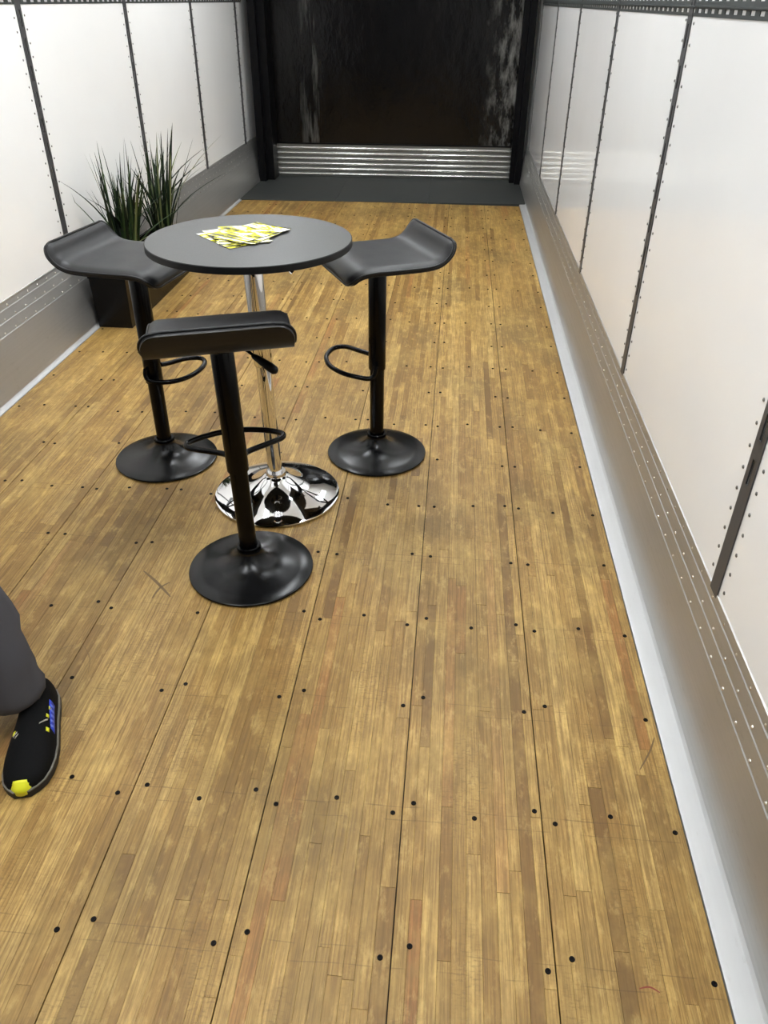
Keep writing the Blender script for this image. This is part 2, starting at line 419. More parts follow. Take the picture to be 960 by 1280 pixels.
# scuffs and pencil marks worn into the oak
def scuff(pts, wd, mat):
    bm = bmesh.new(); P = catmull([(*floor_point(*p_), .0004) for p_ in pts], 5)
    n = len(P); a = []
    for i, p_ in enumerate(P):
        t = (P[min(i+1, n-1)]-P[max(i-1, 0)]).normalized(); s = Vector((-t.y, t.x, 0))*wd*(.35+.65*math.sin(PI*(i+.5)/n))
        a.append((bm.verts.new(p_-s), bm.verts.new(p_+s)))
    for (p, q), (r, s) in zip(a, a[1:]): bm.faces.new((p, q, s, r))
    obj('scuff_mark', bm, mat, floor)
M['scuff'] = simple('dark_scuff', lin(104, 80, 44), .6); M['red'] = simple('red_crayon', lin(128, 52, 32), .6)
scuff([(180, 714), (196, 728), (213, 746)], .0045, M['scuff']); scuff([(190, 748), (200, 735), (212, 728)], .0035, M['scuff'])
scuff([(799, 1236), (812, 1234), (825, 1241)], .0016, M['red'])
scuff([(60, 826), (75, 812), (95, 806)], .0008, M['scuff']); scuff([(102, 803), (112, 822), (110, 842)], .0008, M['scuff'])
scuff([(800, 962), (812, 940), (818, 922)], .0022, M['scuff'])

# ------------------------------------------------------------------ side walls
def rivet_add(V, F, c, nrm, r, h):
    nrm = Vector(nrm).normalized(); s = nrm.orthogonal().normalized(); t = nrm.cross(s); c = Vector(c); n = len(V); k = 6
    for rr, hh in ((1, 0), (.8, .6)): V += [tuple(c+nrm*hh*h+r*rr*(math.cos(2*PI*i/k)*s+math.sin(2*PI*i/k)*t)) for i in range(k)]
    V.append(tuple(c+nrm*h))
    for i in range(k):
        j = (i+1) % k; F.append((n+i, n+j, n+k+j, n+k+i)); F.append((n+k+i, n+k+j, n+2*k))
def side(sg, X, K, hk, posts, name):
    """sg = +1 right wall (faces -x), -1 left wall (faces +x)"""
    I = lambda d: X-sg*d      # d metres in from the wall face towards the room
    bm = bmesh.new(); box(bm, min(I(-.05), I(-.014)), max(I(-.05), I(-.014)), Y0, YB+.3, -.09, CEIL)
    wall = struct(obj('wall_'+name, bm, M['white_metal']))
    ed = [Y0]+posts+[YB+.1]
    for a, b in zip(ed, ed[1:]):
        bm = bmesh.new(); box(bm, min(I(-.0135), I(0)), max(I(-.0135), I(0)), a+.013, b-.013, hk-.05, CEIL-.002, 0, .001)
        obj('wall_panel', bm, M['panel'], wall)
    # a slotted logistics post and its two lines of rivets
    bm = bmesh.new(); hw, sw = .0245, .0072
    z0, z1 = hk-.02, CEIL-.01
    xa, xb = min(I(.0005), I(.004)), max(I(.0005), I(.004))
    box(bm, xa, xb, -hw, -sw, z0, z1); box(bm, xa, xb, sw, hw, z0, z1)
    zz = z0; s0 = .622
    while s0 < z1-.1:
        box(bm, xa, xb, -sw, sw, zz, s0); zz = s0+.062; s0 += .108
    box(bm, xa, xb, -sw, sw, zz, z1)
    box(bm, min(I(-.010), I(-.004)), max(I(-.010), I(-.004)), -.012, .012, z0, z1, 1)
    pm = None
    V, F = [], []
    z = hk+.03
    while z < CEIL-.05:
        for s in (-1, 1): rivet_add(V, F, (I(0), s*.050, z+s*.004), (-sg, 0, 0), .0052, .0035)
        z += .0540
    rm = None
    for y in posts:
        if pm is None:
            p_ = obj('wall_post', bm, [M['post'], M['slot']], wall, None, (0, y, 0)); pm = p_.data
            r_ = obj('rivets', (V, F), M['rivet_dark'], p_, 60); rm = r_.data
        else:
            p_ = bpy.data.objects.new('wall_post', pm); COL.objects.link(p_); p_.parent = wall; p_.location = (0, y, 0)
            r_ = bpy.data.objects.new('rivets', rm); COL.objects.link(r_); r_.parent = p_
        r_['kind'] = 'stuff'
    # horizontal cargo rail just under eye height, pierced by a row of slots
    bm = bmesh.new(); zb, zt = 1.460, 1.585
    x0, x1 = min(I(.0004), I(.0022)), max(I(.0004), I(.0022))
    box(bm, x0, x1, Y0, YB-.25, zb, 1.4685); box(bm, x0, x1, Y0, YB-.25, 1.4785, 1.497)
    box(bm, min(I(.0004), I(.009)), max(I(.0004), I(.009)), Y0, YB-.25, 1.4815, 1.4855)
    step = .07
    n = int((YB-.25-Y0)/step)
    for i in range(n+1):
        ya = Y0+i*step; box(bm, x0, x1, ya, ya+.036, 1.4685, 1.4785); box(bm, x0, x1, ya+.02, ya+.056, 1.497, 1.507)
    box(bm, x0, x1, Y0, YB-.25, 1.507, zt)
    obj('cargo_rail', bm, M['rail'], wall)
    # scuff plate along the foot of the wall: a cove, a tall sheet and three lapped edges
    k = abs(K-X)
    f = lambda z: k+(0-k)*(z-.02)/(hk-.02)   # inward offset of the sheet at height z
    h = hk
    lap = [h*.655, h*.785, h*.905]
    prof = [(I(-.012), .0), (I(k+.002), .0), (I(k+.002), .016), (I(f(.03)+.003), .03)]
    for i, z in enumerate(lap):
        dd = .0066-.0022*i
        prof += [(I(f(z)+dd), z), (I(f(z)+dd-.0022), z+.0026)]
    prof += [(I(.004), h-.012), (I(.0035), h-.002), (I(.0008), h), (I(-.012), h)]
    bm = bmesh.new(); sweep_y(bm, prof, Y0, YB-.05)
    kb = struct(obj('baseboard_'+name, bm, M['kick']))
    V, F = [], []
    for i, z in enumerate(lap):
        y = Y0+.03+.049*(i % 2)+(.02 if i == 2 else 0)
        zz = z+.010
        while y < YB-.1:
            rivet_add(V, F, (I(f(zz)+.0044-.0022*i), y, zz), (-sg, 0, .12), .0052, .0034); y += .098
    o = obj('rivets', (V, F), M['rivet'], kb, 60); o['kind'] = 'stuff'
    edge = 0 if sg > 0 else LX
    # floor flashing between boards and plate
    bm = bmesh.new()
    e = edge+sg*.0018
    pr = [(e, -.03), (e, .0012), (e+sg*.006, .0028), (K-sg*.008, .0045), (K-sg*.0035, .009), (K, .019), (K, -.03)]
    sweep_y(bm, pr, Y0, YT-.06 if sg < 0 else YT+.06)
    obj('floor_flashing', bm, M['flash'], kb, 30)
    return wall, kb
M['rivet_dark'] = simple('steel_rivet', lin(120, 119, 116), .35, .8, .1)
wr, kr = side(1, XR, KR, .336, [1.492+1.295*k for k in range(-2, 6)], 'right')
wl, kl = side(-1, XL, KL, .358, [3.943+1.295*k for k in range(-4, 4)], 'left')
bm = bmesh.new(); box(bm, XL-.05, XR+.05, Y0, YB+.3, CEIL, CEIL+.05); ceiling = struct(obj('ceiling', bm, M['ceil']))

# ------------------------------------------------------------------ end door
bm = bmesh.new(); box(bm, XL-.05, XR+.05, YB+.09, YB+.2, -.03, CEIL); wb = struct(obj('wall_back', bm, M['white_metal']))
def skew_box(bm, x0, x1, ya0, ya1, depth, z0, z1):
    lo = [(x0, ya0), (x1, ya1), (x1, ya1+depth), (x0, ya0+depth)]
    a = [bm.verts.new((x, y, z0)) for x, y in lo]; b = [bm.verts.new((x, y, z1)) for x, y in lo]
    bm.faces.new(a[::-1]); bm.faces.new(b)
    for i in range(4): bm.faces.new((a[i], a[(i+1) % 4], b[(i+1) % 4], b[i]))
yd = lambda x: 8.24+.03*(x+2.4)
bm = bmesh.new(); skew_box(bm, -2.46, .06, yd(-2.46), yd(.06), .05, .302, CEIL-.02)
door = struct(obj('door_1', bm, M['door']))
# aluminium kick sheet with its ribs
bm = bmesh.new(); skew_box(bm, -2.40, -.015, yd(-2.40)-.006, yd(-.015)-.006, .02, .006, .300)
sheet = obj('ribbed_kick_sheet', bm, M['kick_sheet_shaded'], door)
NR = 6
for i in range(NR):
    zc = .030+i*.0475
    pr = [(0, -.0135), (-.012, -.010), (-.0165, -.004), (-.0165, .004), (-.012, .010), (0, .0135)]
    bm = bmesh.new(); A, B = [], []
    for d, z in pr:
        A.append(bm.verts.new((-2.40, yd(-2.40)-.006+d, zc+z))); B.append(bm.verts.new((-.015, yd(-.015)-.006+d, zc+z)))
    for k in range(5): bm.faces.new((A[k], A[k+1], B[k+1], B[k]))
    bm.faces.new(A); bm.faces.new(B)
    obj('rib', bm, M['rib'], sheet, 50)
bm = bmesh.new(); skew_box(bm, -2.42, -.0, yd(-2.42)-.012, yd(0)-.012, .02, .300, .312); obj('sheet_cap', bm, M['jamb'], door)
# jambs: a front post and a set-back inner stop on each side
bm = bmesh.new(); box(bm, -2.468, -2.40, 7.93, 8.29, .002, CEIL-.01); box(bm, -2.41, -2.335, 8.02, 8.24, .002, CEIL-.01, 0)
struct(obj('trim_1', bm, M['jamb']))
bm = bmesh.new(); box(bm, .002, .062, 8.10, 8.36, .002, CEIL-.01); box(bm, -.045, .01, 8.17, 8.30, .002, CEIL-.01, 0)
struct(obj('trim_2', bm, M['jamb']))

# ------------------------------------------------------------------ ceiling lamps
lamp0 = None
LAMP_LABEL = ['%s LED batten of the %s under the white roof' % (a, b) for b in ('pair nearest the photographer', 'pair above the plant trough', 'pair closest to the black end door') for a in ('left', 'right')]
for i, (x, y) in enumerate(LAMP_SPOTS):
    if lamp0 is None:
        lamp0 = thing('ceiling_light', LAMP_LABEL[0], 'light', (x, y, CEIL), 0, 'LED battens under the roof')
        bm = bmesh.new(); box(bm, -.06, .06, -.62, .62, -.045, -.0005, 0, .004); hs = obj('housing', bm, M['white_metal'], lamp0)
        bm = bmesh.new(); box(bm, -.052, .052, -.60, .60, -.058, -.0455, 0, .003); df = obj('diffuser', bm, M['led'], lamp0)
    else:
        r = lamp0.copy(); COL.objects.link(r); r.location = (x, y, CEIL); r['label'] = LAMP_LABEL[i]
        for c in (hs, df):
            d = c.copy(); COL.objects.link(d); d.parent = r

# ------------------------------------------------------------------ bar stools
def seat_profile():
    P = [(-.192, .840), (-.185, .822), (-.174, .803), (-.155, .786), (-.128, .777), (-.088, .774), (0, .774), (.070, .775), (.115, .772), (.145, .762), (.166, .746), (.176, .730)]
    return catmull([(u, 0, z) for u, z in P], 4)
def make_seat(parent):
    P = seat_profile(); n = len(P); W = .185; TH = .026; m = 20
    L = [0]
    for a, b in zip(P, P[1:]): L.append(L[-1]+(b-a).length)
    tot = L[-1]; top, bot = [], []; bm = bmesh.new(); edge_l, edge_r = [], []
    for i, p_ in enumerate(P):
        t = (P[min(i+1, n-1)]-P[max(i-1, 0)]).normalized(); nr = Vector((-t.z, 0, t.x))
        if nr.z < 0: nr = -nr
        e = min(L[i], tot-L[i]); rc = .040
        wd = W-(rc-math.sqrt(max(0, rc*rc-(rc-min(e, rc))**2)))
        endf = min(1, e/.030)
        rt, rb = [], []
        for j in range(m+1):
            s = -1+2*j/m; s = math.copysign(abs(s)**.75, s); y = s*wd
            ed = min(1, (wd-abs(y))/.030)
            q = min(math.sin(ed*PI/2), math.sin(endf*PI/2) if endf < 1 else 1)
            puff = -.011*(1-q)**1.5
            rt.append(bm.verts.new(p_+Vector((0, y, 0))+nr*puff)); rb.append(bm.verts.new(p_+Vector((0, y*.985, 0))-nr*TH))
        top.append(rt); bot.append(rb); edge_r.append(rt[0].co-nr*.002); edge_l.append(rt[-1].co-nr*.002)
    for G, fl in ((top, 1), (bot, -1)):
        for i in range(n-1):
            for j in range(m):
                v = (G[i][j], G[i][j+1], G[i+1][j+1], G[i+1][j])
                bm.faces.new(v if fl > 0 else v[::-1])
    for i in range(n-1):
        bm.faces.new((top[i][0], top[i+1][0], bot[i+1][0], bot[i][0])); bm.faces.new((top[i][m], top[i+1][m], bot[i+1][m], bot[i][m]))
    for i in (0, n-1):
        for j in range(m): bm.faces.new((top[i][j], top[i][j+1], bot[i][j+1], bot[i][j]))
    loop = edge_l+[v.co.copy() for v in reversed(top[-1])][1:-1]+edge_r[::-1]+[v.co.copy() for v in top[0]][1:-1]
    seat = obj('seat', bm, M['leather'], parent, 50)
    bm = bmesh.new(); tube(bm, loop, .0042, 8, True); obj('piping', bm, M['piping'], seat, 60)
    return seat
RING_FAN = [(u, v, .380) for u, v in [(.030, .022), (.055, .040), (.100, .115), (.122, .142), (.150, .142), (.178, .105), (.200, .05), (.206, 0), (.200, -.05), (.178, -.105), (.150, -.142), (.122, -.142), (.100, -.115), (.055, -.040), (.030, -.022)]]
# two rests have been knocked askew: one arm sits lower and hooks up to the sleeve
RING_R = [(.010, -.022, .400), (.044, -.089, .398), (.072, -.150, .393), (.112, -.166, .386), (.150, -.134, .377), (.164, -.090, .369), (.158, -.050, .361), (.127, -.005, .350), (.080, .027, .341), (.048, .038, .336), (.030, .041, .343), (.022, .039, .360), (.018, .036, .380)]
RING_L = [(-.006, -.036, .380), (-.008, -.040, .360), (.002, -.042, .342), (.035, -.038, .336), (.090, -.018, .338), (.130, .022, .344), (.147, .080, .350), (.140, .135, .354), (.110, .160, .358), (.070, .130, .364), (.035, .060, .370), (.018, .030, .374)]
def bar_stool(label, x, y, yaw, ringz, ring, lever_yaw, lean=(0, 0)):
    t = thing('bar_stool', label, 'bar stool', (x, y, .0014), yaw, 'black bar stools around the round table')
    bm = bmesh.new(); lathe(bm, [(0, .001), (.190, .001), (.1925, .004), (.1915, .0075), (.186, .0105), (.150, .0155), (.110, .0225), (.080, .0315), (.058, .044), (.046, .056), (.040, .066), (.0365, .074), (.0365, .079), (0, .079)], 72, 0, False)
    obj('base', bm, M['black_metal'], t, 35)
    up = []
    bm = bmesh.new(); lathe(bm, [(.0355, .0785), (.0370, .081), (.0370, .088), (.0350, .0905), (.0285, .0905)], 40, 0, False); up.append(obj('collar', bm, M['black_gloss'], t, 35))
    bm = bmesh.new(); lathe(bm, [(.0265, .072), (.0265, .5)], 36); up.append(obj('pole', bm, M['black_gloss'], t, 35))
    zs = ringz-.032
    bm = bmesh.new(); lathe(bm, [(.0275, zs), (.0308, zs+.001), (.0318, zs+.004), (.0318, .715), (.0300, .722), (0, .722)], 40, 0, False); up.append(obj('sleeve', bm, M['black_gloss'], t, 35))
    bm = bmesh.new(); box(bm, -.085, .085, -.07, .07, .7385, .7455, 0, .002); lathe(bm, [(.042, .715), (.048, .722), (.050, .7385)], 32); up.append(obj('seat_mount', bm, M['black_metal'], t, 35))
    pts = catmull(ring, 5)
    bm = bmesh.new(); tube(bm, pts, .0088, 12); up.append(obj('footrest', bm, M['black_gloss'], t, 60))
    up.append(make_seat(t))
    dx, dy = math.cos(lever_yaw), math.sin(lever_yaw)
    L = lambda r, z: Vector((dx*r, dy*r, z))
    bm = bmesh.new(); tube(bm, [L(.02, .728), L(.06, .728), L(.085, .722), L(.115, .705)], .0042, 8); lv = obj('lever', bm, M['black_gloss'], t, 60); up.append(lv)
    bm = bmesh.new(); tube(bm, [L(.100, .712), L(.108, .708), L(.125, .700), L(.150, .688), L(.166, .680), L(.172, .677)], [.006, .0085, .0105, .013, .012, .006], 10); obj('handle', bm, M['black_plastic'], lv, 60)
    if lean != (0, 0):   # worn joint: everything above the foot leans a little
        c, s = math.cos(-yaw), math.sin(-yaw); lx, ly = lean[0]*c-lean[1]*s, lean[0]*s+lean[1]*c
        for o in up: o.rotation_euler = (-ly/.75, lx/.75, 0)
    return t
D = math.radians
bar_stool('nearest black bar stool, seen from behind with paddle lever, before the table', -1.140, 1.885, D(106.2), .380, RING_FAN, D(-128), (-.026, .022))
bar_stool('black bar stool right of the table, standing on open wood floor', -.820, 2.665, D(206.6), .385, RING_R, D(-106))
bar_stool('black bar stool left of the table, in front of the plant trough', -1.625, 2.540, D(-9.2), .350, RING_L, D(60))

# ------------------------------------------------------------------ round table
TX, TY = -1.147, 2.325; CX, CY = -.033, .035    # slight lean of the column
tb = thing('round_table', 'round dark grey bar table on a chrome pedestal', 'table', (TX, TY, .0014))
bm = bmesh.new(); lathe(bm, [(0, .001), (.219, .001), (.2225, .004), (.2215, .0085), (.214, .012), (.170, .0195), (.125, .031), (.095, .043), (.068, .060), (.050, .074), (.042, .081), (.036, .083), (.036, .090), (.034, .096), (0, .096)], 96, 0, False)
obj('base', bm, M['chrome'], tb, 35)
ax = lambda z: Vector((CX*z/.88, CY*z/.88, z))
def leaning(name, prof, mat):
    bm = bmesh.new(); lathe(bm, prof, 48, 0, True)
    for v in bm.verts: v.co.x += CX*v.co.z/.88; v.co.y += CY*v.co.z/.88
    return obj(name, bm, mat, tb, 35)
leaning('column', [(.0255, .07), (.0255, .60)], M['chrome'])
leaning('sleeve', [(.0262, .487), (.0300, .487), (.0310, .490), (.0310, .852)], M['chrome'])
leaning('mount_plate', [(.034, .835), (.040, .846), (.14, .862), (.14, .8665)], M['black_metal'])
bm = bmesh.new(); tube(bm, [ax(.845)+Vector((.02, .0, 0)), ax(.842)+Vector((.07, .0, 0)), ax(.830)+Vector((.105, .0, 0)), Vector((.092, -.012, .808)), Vector((.104, -.015, .800))], [.0045, .0045, .005, .006, .008], 10)
obj('lever', bm, M['chrome'], tb, 60)
bm = bmesh.new(); TR = .310
lathe(bm, [(0, .8875), (.3075, .8875)], 128, 0, False); lathe(bm, [(.3075, .8875), (TR, .8855), (TR, .8685), (.3085, .867), (0, .867)], 128, 1, False)
bmesh.ops.remove_doubles(bm, verts=bm.verts, dist=1e-5)
top = obj('tabletop', bm, [M['laminate'], M['edge']], tb, 30, (CX, CY, 0))
TZ = .8889

# ------------------------------------------------------------------ flyers fanned on the table
FW, FL = .148, .210
def flyer(label, cx, cy, ang, z, lift=0):
    bm = bmesh.new(); nx, ny = 6, 8; th = .0012; G = []
    for s in (0, 1):
        for i in range(nx+1):
            for j in range(ny+1):
                u, v = (i/nx-.5)*FW, (j/ny-.5)*FL
                G.append(bm.verts.new((u, v, s*th+lift*max(0, (v/FL+.5))**2)))
    q = lambda s, i, j: G[s*(nx+1)*(ny+1)+i*(ny+1)+j]
    for i in range(nx):
        for j in range(ny):
            bm.faces.new((q(1, i, j), q(1, i+1, j), q(1, i+1, j+1), q(1, i, j+1)))
            f = bm.faces.new((q(0, i, j), q(0, i, j+1), q(0, i+1, j+1), q(0, i+1, j))); f.material_index = 1
    for i in range(nx):
        for j, in ((0,), (ny,)):
            f = bm.faces.new((q(0, i, j), q(0, i+1, j), q(1, i+1, j), q(1, i, j))); f.material_index = 1
    for j in range(ny):
        for i in (0, nx):
            f = bm.faces.new((q(0, i, j), q(0, i, j+1), q(1, i, j+1), q(1, i, j))); f.material_index = 1
    o = obj('flyer', bm, [M['flyer'], M['flyer_side']], None, 40, (cx, cy, z)); o.rotation_euler.z = ang
    tag(o, label, 'flyer', 'flyers fanned on the table')
flyer('lowest yellow flyer, showing its whole left edge on the table', -1.226, 2.355, D(43), TZ)
flyer('second yellow flyer up, a narrow strip along the left of the fan', -1.222, 2.368, D(34), TZ+.0016)
flyer('middle yellow and black flyer of the fan on the table', -1.205, 2.385, D(16), TZ+.0032)
flyer('second flyer from the top, its black edge showing at the right', -1.178, 2.392, D(-20), TZ+.0048)
flyer('topmost glossy white and yellow flyer, farthest right in the fan', -1.190, 2.398, D(-33), TZ+.0064)

# ------------------------------------------------------------------ planter with two grass plants
pl = thing('planter', 'long black plastic trough on the floor along the left wall', 'planter', (-2.352, 4.43, .0014))
bm = bmesh.new(); hx, hy, h, t_ = .098, .54, .285, .008
def frust(bm, hx0, hy0, z0, hx1, hy1, z1):
    a = [bm.verts.new((sx*hx0, sy*hy0, z0)) for sx, sy in ((-1, -1), (1, -1), (1, 1), (-1, 1))]
    b = [bm.verts.new((sx*hx1, sy*hy1, z1)) for sx, sy in ((-1, -1), (1, -1), (1, 1), (-1, 1))]
    for i in range(4): bm.faces.new((a[i], a[(i+1) % 4], b[(i+1) % 4], b[i]))
    return a, b
a, b = frust(bm, .092, .535, 0, hx, hy, h); c, d = frust(bm, .086, .529, .01, hx-t_, hy-t_, h)
bm.faces.new(a[::-1]); bm.faces.new(c)
for i in range(4): bm.faces.new((b[i], b[(i+1) % 4], d[(i+1) % 4], d[i]))
obj('trough', bm, M['planter'], pl)
bm = bmesh.new()
for s in (-1, 1): box(bm, s*hx-.004*(1-s)/2-.0, s*hx+.004*(1+s)/2, -hy-.004, hy+.004, h-.022, h+.002); box(bm, -hx, hx, s*hy-.004*(1-s)/2, s*hy+.004*(1+s)/2, h-.022, h+.002)
obj('rim', bm, M['planter'], pl)
bm = bmesh.new(); box(bm, -.087, .087, -.529, .529, .20, .245); obj('soil', bm, M['soil'], pl)
def grass(label, x, y, n, hmin, hmax, spread, leans, seed, bend=(0, 0)):
    rg = random.Random(seed); z0 = .247
    t = thing('grass_plant', label, 'plant', (x, y, z0), 0, 'grass plants in the trough')
    V, F, T = [], [], []
    for i in range(n):
        if i < len(leans): az, le, H = leans[i]
        else:
            az = rg.uniform(0, 2*PI); le = abs(rg.gauss(0, spread)); H = rg.uniform(hmin, hmax)*(1-.25*min(1, le/.35))
            if rg.random() < .35: H *= .6
        bx, by = rg.gauss(0, .026), rg.gauss(0, .036)
        bx = max(-.06, min(.06, bx)); by = max(-.09, min(.09, by))
        d = Vector((math.cos(az)*le+bend[0], math.sin(az)*le+bend[1], 0)); wd = rg.uniform(.0055, .0105); n0 = len(V); K = 8
        side_ = Vector((-math.sin(az+rg.uniform(-.6, .6)), math.cos(az+rg.uniform(-.6, .6)), 0))
        for k in range(K+1):
            u = k/K; c = Vector((bx, by, 0))+d*(u**1.9)+Vector((bx*1.2*u, by*1.2*u, H*(u-.12*u*u*le/.3)))
            w_ = wd*(.65+.5*u)*(1-u**3) if k < K else 0.0003
            cr_ = Vector((d.x, d.y, 0)).normalized()*w_*.35 if d.length > .01 else Vector((0, 0, 0))
            for q in (c-side_*w_, c+cr_, c+side_*w_):
                V.append((max(q.x, XL+.012-x), q.y, q.z))
        for k in range(K):
            a_ = n0+3*k
            F += [(a_, a_+1, a_+4, a_+3), (a_+1, a_+2, a_+5, a_+4)]
        tn = rg.random()**1.5 if rg.random() > .06 else 1.0
        T += [tn]*(2*K)
    o = obj('grass_blades', (V, F), M['grass'], t, 60); tone_fill(o.data, lambda k: T[k]); o['kind'] = 'stuff'
grass('bushy green grass plant in the trough, behind the left stool', -2.355, 4.22, 92, .34, .66, .13,
      [(D(-95), .42, .50), (D(-80), .50, .38), (D(-110), .34, .58), (D(-60), .30, .62), (D(-75), .62, .30), (D(80), .24, .52), (D(60), .4, .40)], 3)
grass('tall spiky green grass plant in the trough, behind the tabletop', -2.345, 4.80, 84, .40, .68, .14,
      [(D(60), .50, .50), (D(45), .44, .56), (D(75), .62, .42), (D(30), .30, .62), (D(90), .40, .58), (D(-100), .28, .45)], 5, (.02, .05))

# ------------------------------------------------------------------ person standing at the left edge of the frame
def skin(name, verts, edges, mat, parent, root=0, sub=2):
    me = bpy.data.meshes.new(name+'_cage'); me.from_pydata([v[:3] for v in verts], edges, []); o = bpy.data.objects.new(name+'_cage', me); COL.objects.link(o)
    o.modifiers.new('skin', 'SKIN').use_smooth_shade = True; o.modifiers.new('sub', 'SUBSURF').levels = sub
    o.modifiers['sub'].render_levels = sub
    sv = me.skin_vertices[0].data
    for i, v in enumerate(verts): sv[i].radius = (v[3], v[4] if len(v) > 4 else v[3]); sv[i].use_root = (i == root)
    dg = bpy.context.evaluated_depsgraph_get(); m2 = bpy.data.meshes.new_from_object(o.evaluated_get(dg)); m2.name = name
    bpy.data.objects.remove(o); m2.materials.clear(); m2.materials.append(mat)
    for p_ in m2.polygons: p_.use_smooth = True
    r = bpy.data.objects.new(name, m2); COL.objects.link(r); r.parent = parent; return r
M['skin'] = simple('skin', lin(196, 152, 126), .5, 0, .06, 20); M['trouser'] = simple('charcoal_trouser_cloth', lin(76, 76, 81), .9, 0, .10, 14, .5, .2)
M['shirt'] = simple('navy_polo_cloth', lin(34, 38, 48), .85, 0, .08, 90, .2); M['hair'] = simple('brown_hair', lin(58, 42, 30), .6, 0, .3, 60, .5, .5, (1, 1, .2))
M['shoe'] = simple('black_knit_shoe', lin(5, 5, 6), .85, 0, .2, 200, .3, .2); M['sole'] = simple('black_sole', lin(22, 22, 23), .6); M['lime'] = simple('lime_yellow', lin(226, 226, 40), .45)
M['solewhite'] = simple('pale_sole_edge', lin(176, 172, 158), .5); M['solegrey'] = simple('grey_sole_edge', lin(112, 108, 98), .6); M['blue'] = simple('blue_patch', lin(40, 66, 200), .45); M['bluepale'] = simple('pale_blue_bars', lin(112, 136, 232), .45); M['eye'] = simple('eye_dark', lin(30, 24, 20), .2)
PX, PY = -1.815, 1.30
pn = thing('person', 'person standing at the left edge in grey trousers and black shoes', 'person', (PX, PY, .0014))
# local frame: faces -y; left side of the body is +x
hips = .93
body = [(0, 0, 1.0, .13, .10), (0, .0, 1.18, .12, .095), (0, .01, 1.35, .15, .10), (0, .02, 1.47, .085, .070), (0, .012, 1.54, .058, .058), (0, -.005, 1.60, .068, .082), (0, -.005, 1.69, .080, .098), (0, .0, 1.765, .062, .072),
        (.10, 0, .90, .085), (.19, -.075, .49, .055), (.245, -.055, .10, .042), (-.09, 0, .90, .085), (-.13, -.02, .49, .055), (-.15, 0, .10, .042),
        (.185, .02, 1.43, .056), (.255, .07, 1.16, .043), (.19, -.04, .97, .033), (.165, -.075, .90, .030),
        (-.185, .02, 1.43, .056), (-.265, .07, 1.16, .043), (-.20, -.04, .97, .033), (-.17, -.075, .90, .030)]
be = [(0, 1), (1, 2), (2, 3), (3, 4), (4, 5), (5, 6), (6, 7), (0, 8), (8, 9), (9, 10), (0, 11), (11, 12), (12, 13), (2, 14), (14, 15), (15, 16), (16, 17), (2, 18), (18, 19), (19, 20), (20, 21)]
bd = skin('body', body, be, M['skin'], pn)
# face: nose, eyes, mouth and ears as fleshy pieces of the head
bm = bmesh.new(); tube(bm, [(0, -.088, 1.690), (0, -.104, 1.665), (0, -.112, 1.648), (0, -.096, 1.640)], [.007, .010, .014, .010], 10); obj('nose', bm, M['skin'], bd, 80)
for s in (-1, 1):
    bm = bmesh.new(); tube(bm, [(s*.078, .012, 1.690), (s*.086, .020, 1.675), (s*.084, .016, 1.650), (s*.076, .008, 1.640)], [.008, .012, .010, .006], 8); obj('ear', bm, M['skin'], bd, 80)
for s in (-1, 1):
    bm = bmesh.new(); bmesh.ops.create_uvsphere(bm, u_segments=12, v_segments=8, radius=.010, matrix=Matrix.Translation((s*.030, -.084, 1.688))); obj('eye', bm, M['eye'], bd, 80)
M['lip'] = simple('lips', lin(165, 104, 94), .45)
bm = bmesh.new(); tube(bm, [(-.024, -.082, 1.612), (-.010, -.090, 1.614), (0, -.091, 1.613), (.010, -.090, 1.614), (.024, -.082, 1.612)], [.003, .006, .006, .006, .003], 8); obj('mouth', bm, M['lip'], bd, 80)
bm = bmesh.new(); bmesh.ops.create_uvsphere(bm, u_segments=24, v_segments=16, radius=1)
for v in bm.verts: v.co = Vector((v.co.x*.090, v.co.y*.110+.010, v.co.z*.100+1.715))*1.0
bmesh.ops.delete(bm, geom=[v for v in bm.verts if v.co.z < 1.735-.75*(v.co.y+.03) or v.co.z < 1.615], context='VERTS')
obj('hair', bm, M['hair'], pn, 80)
skin('shirt', [(0, 0, .80, .178, .140), (0, 0, .98, .174, .136), (0, 0, 1.18, .160, .126), (0, .01, 1.35, .176, .126), (0, .015, 1.46, .100, .086), (0, .012, 1.53, .068, .068), (.20, .02, 1.425, .072), (.24, .055, 1.24, .062), (-.20, .02, 1.425, .072), (-.245, .055, 1.24, .062)],
     [(0, 1), (1, 2), (2, 3), (3, 4), (4, 5), (3, 6), (6, 7), (3, 8), (8, 9)], M['shirt'], pn)
tro = skin('trousers', [(0, 0, 1.0, .160, .122), (0, 0, .90, .150, .12), (.11, 0, .80, .105), (.185, -.068, .50, .086), (.205, -.062, .36, .084, .086), (.238, -.064, .20, .086, .090), (.240, -.074, .125, .087, .097), (.243, -.078, .066, .086, .098),
     (-.10, 0, .80, .105), (-.13, -.015, .50, .086), (-.145, 0, .25, .086), (-.15, -.01, .125, .088, .097), (-.15, -.012, .085, .088, .098)],
     [(0, 1), (1, 2), (2, 3), (3, 4), (4, 5), (5, 6), (6, 7), (1, 8), (8, 9), (9, 10), (10, 11), (11, 12)], M['trouser'], pn)
from mathutils import noise as mn
for v in tro.data.vertices:      # cloth folds gathering towards the hems
    c = v.co; a = .015 if c.z < .35 else .008
    n_ = v.normal; f_ = mn.noise(Vector((c.x*8, c.y*8, c.z*17+3*c.x)))+.5*mn.noise(Vector((c.x*25, c.y*25, c.z*30)))
    v.co = c+Vector((n_.x, n_.y, 0))*a*f_
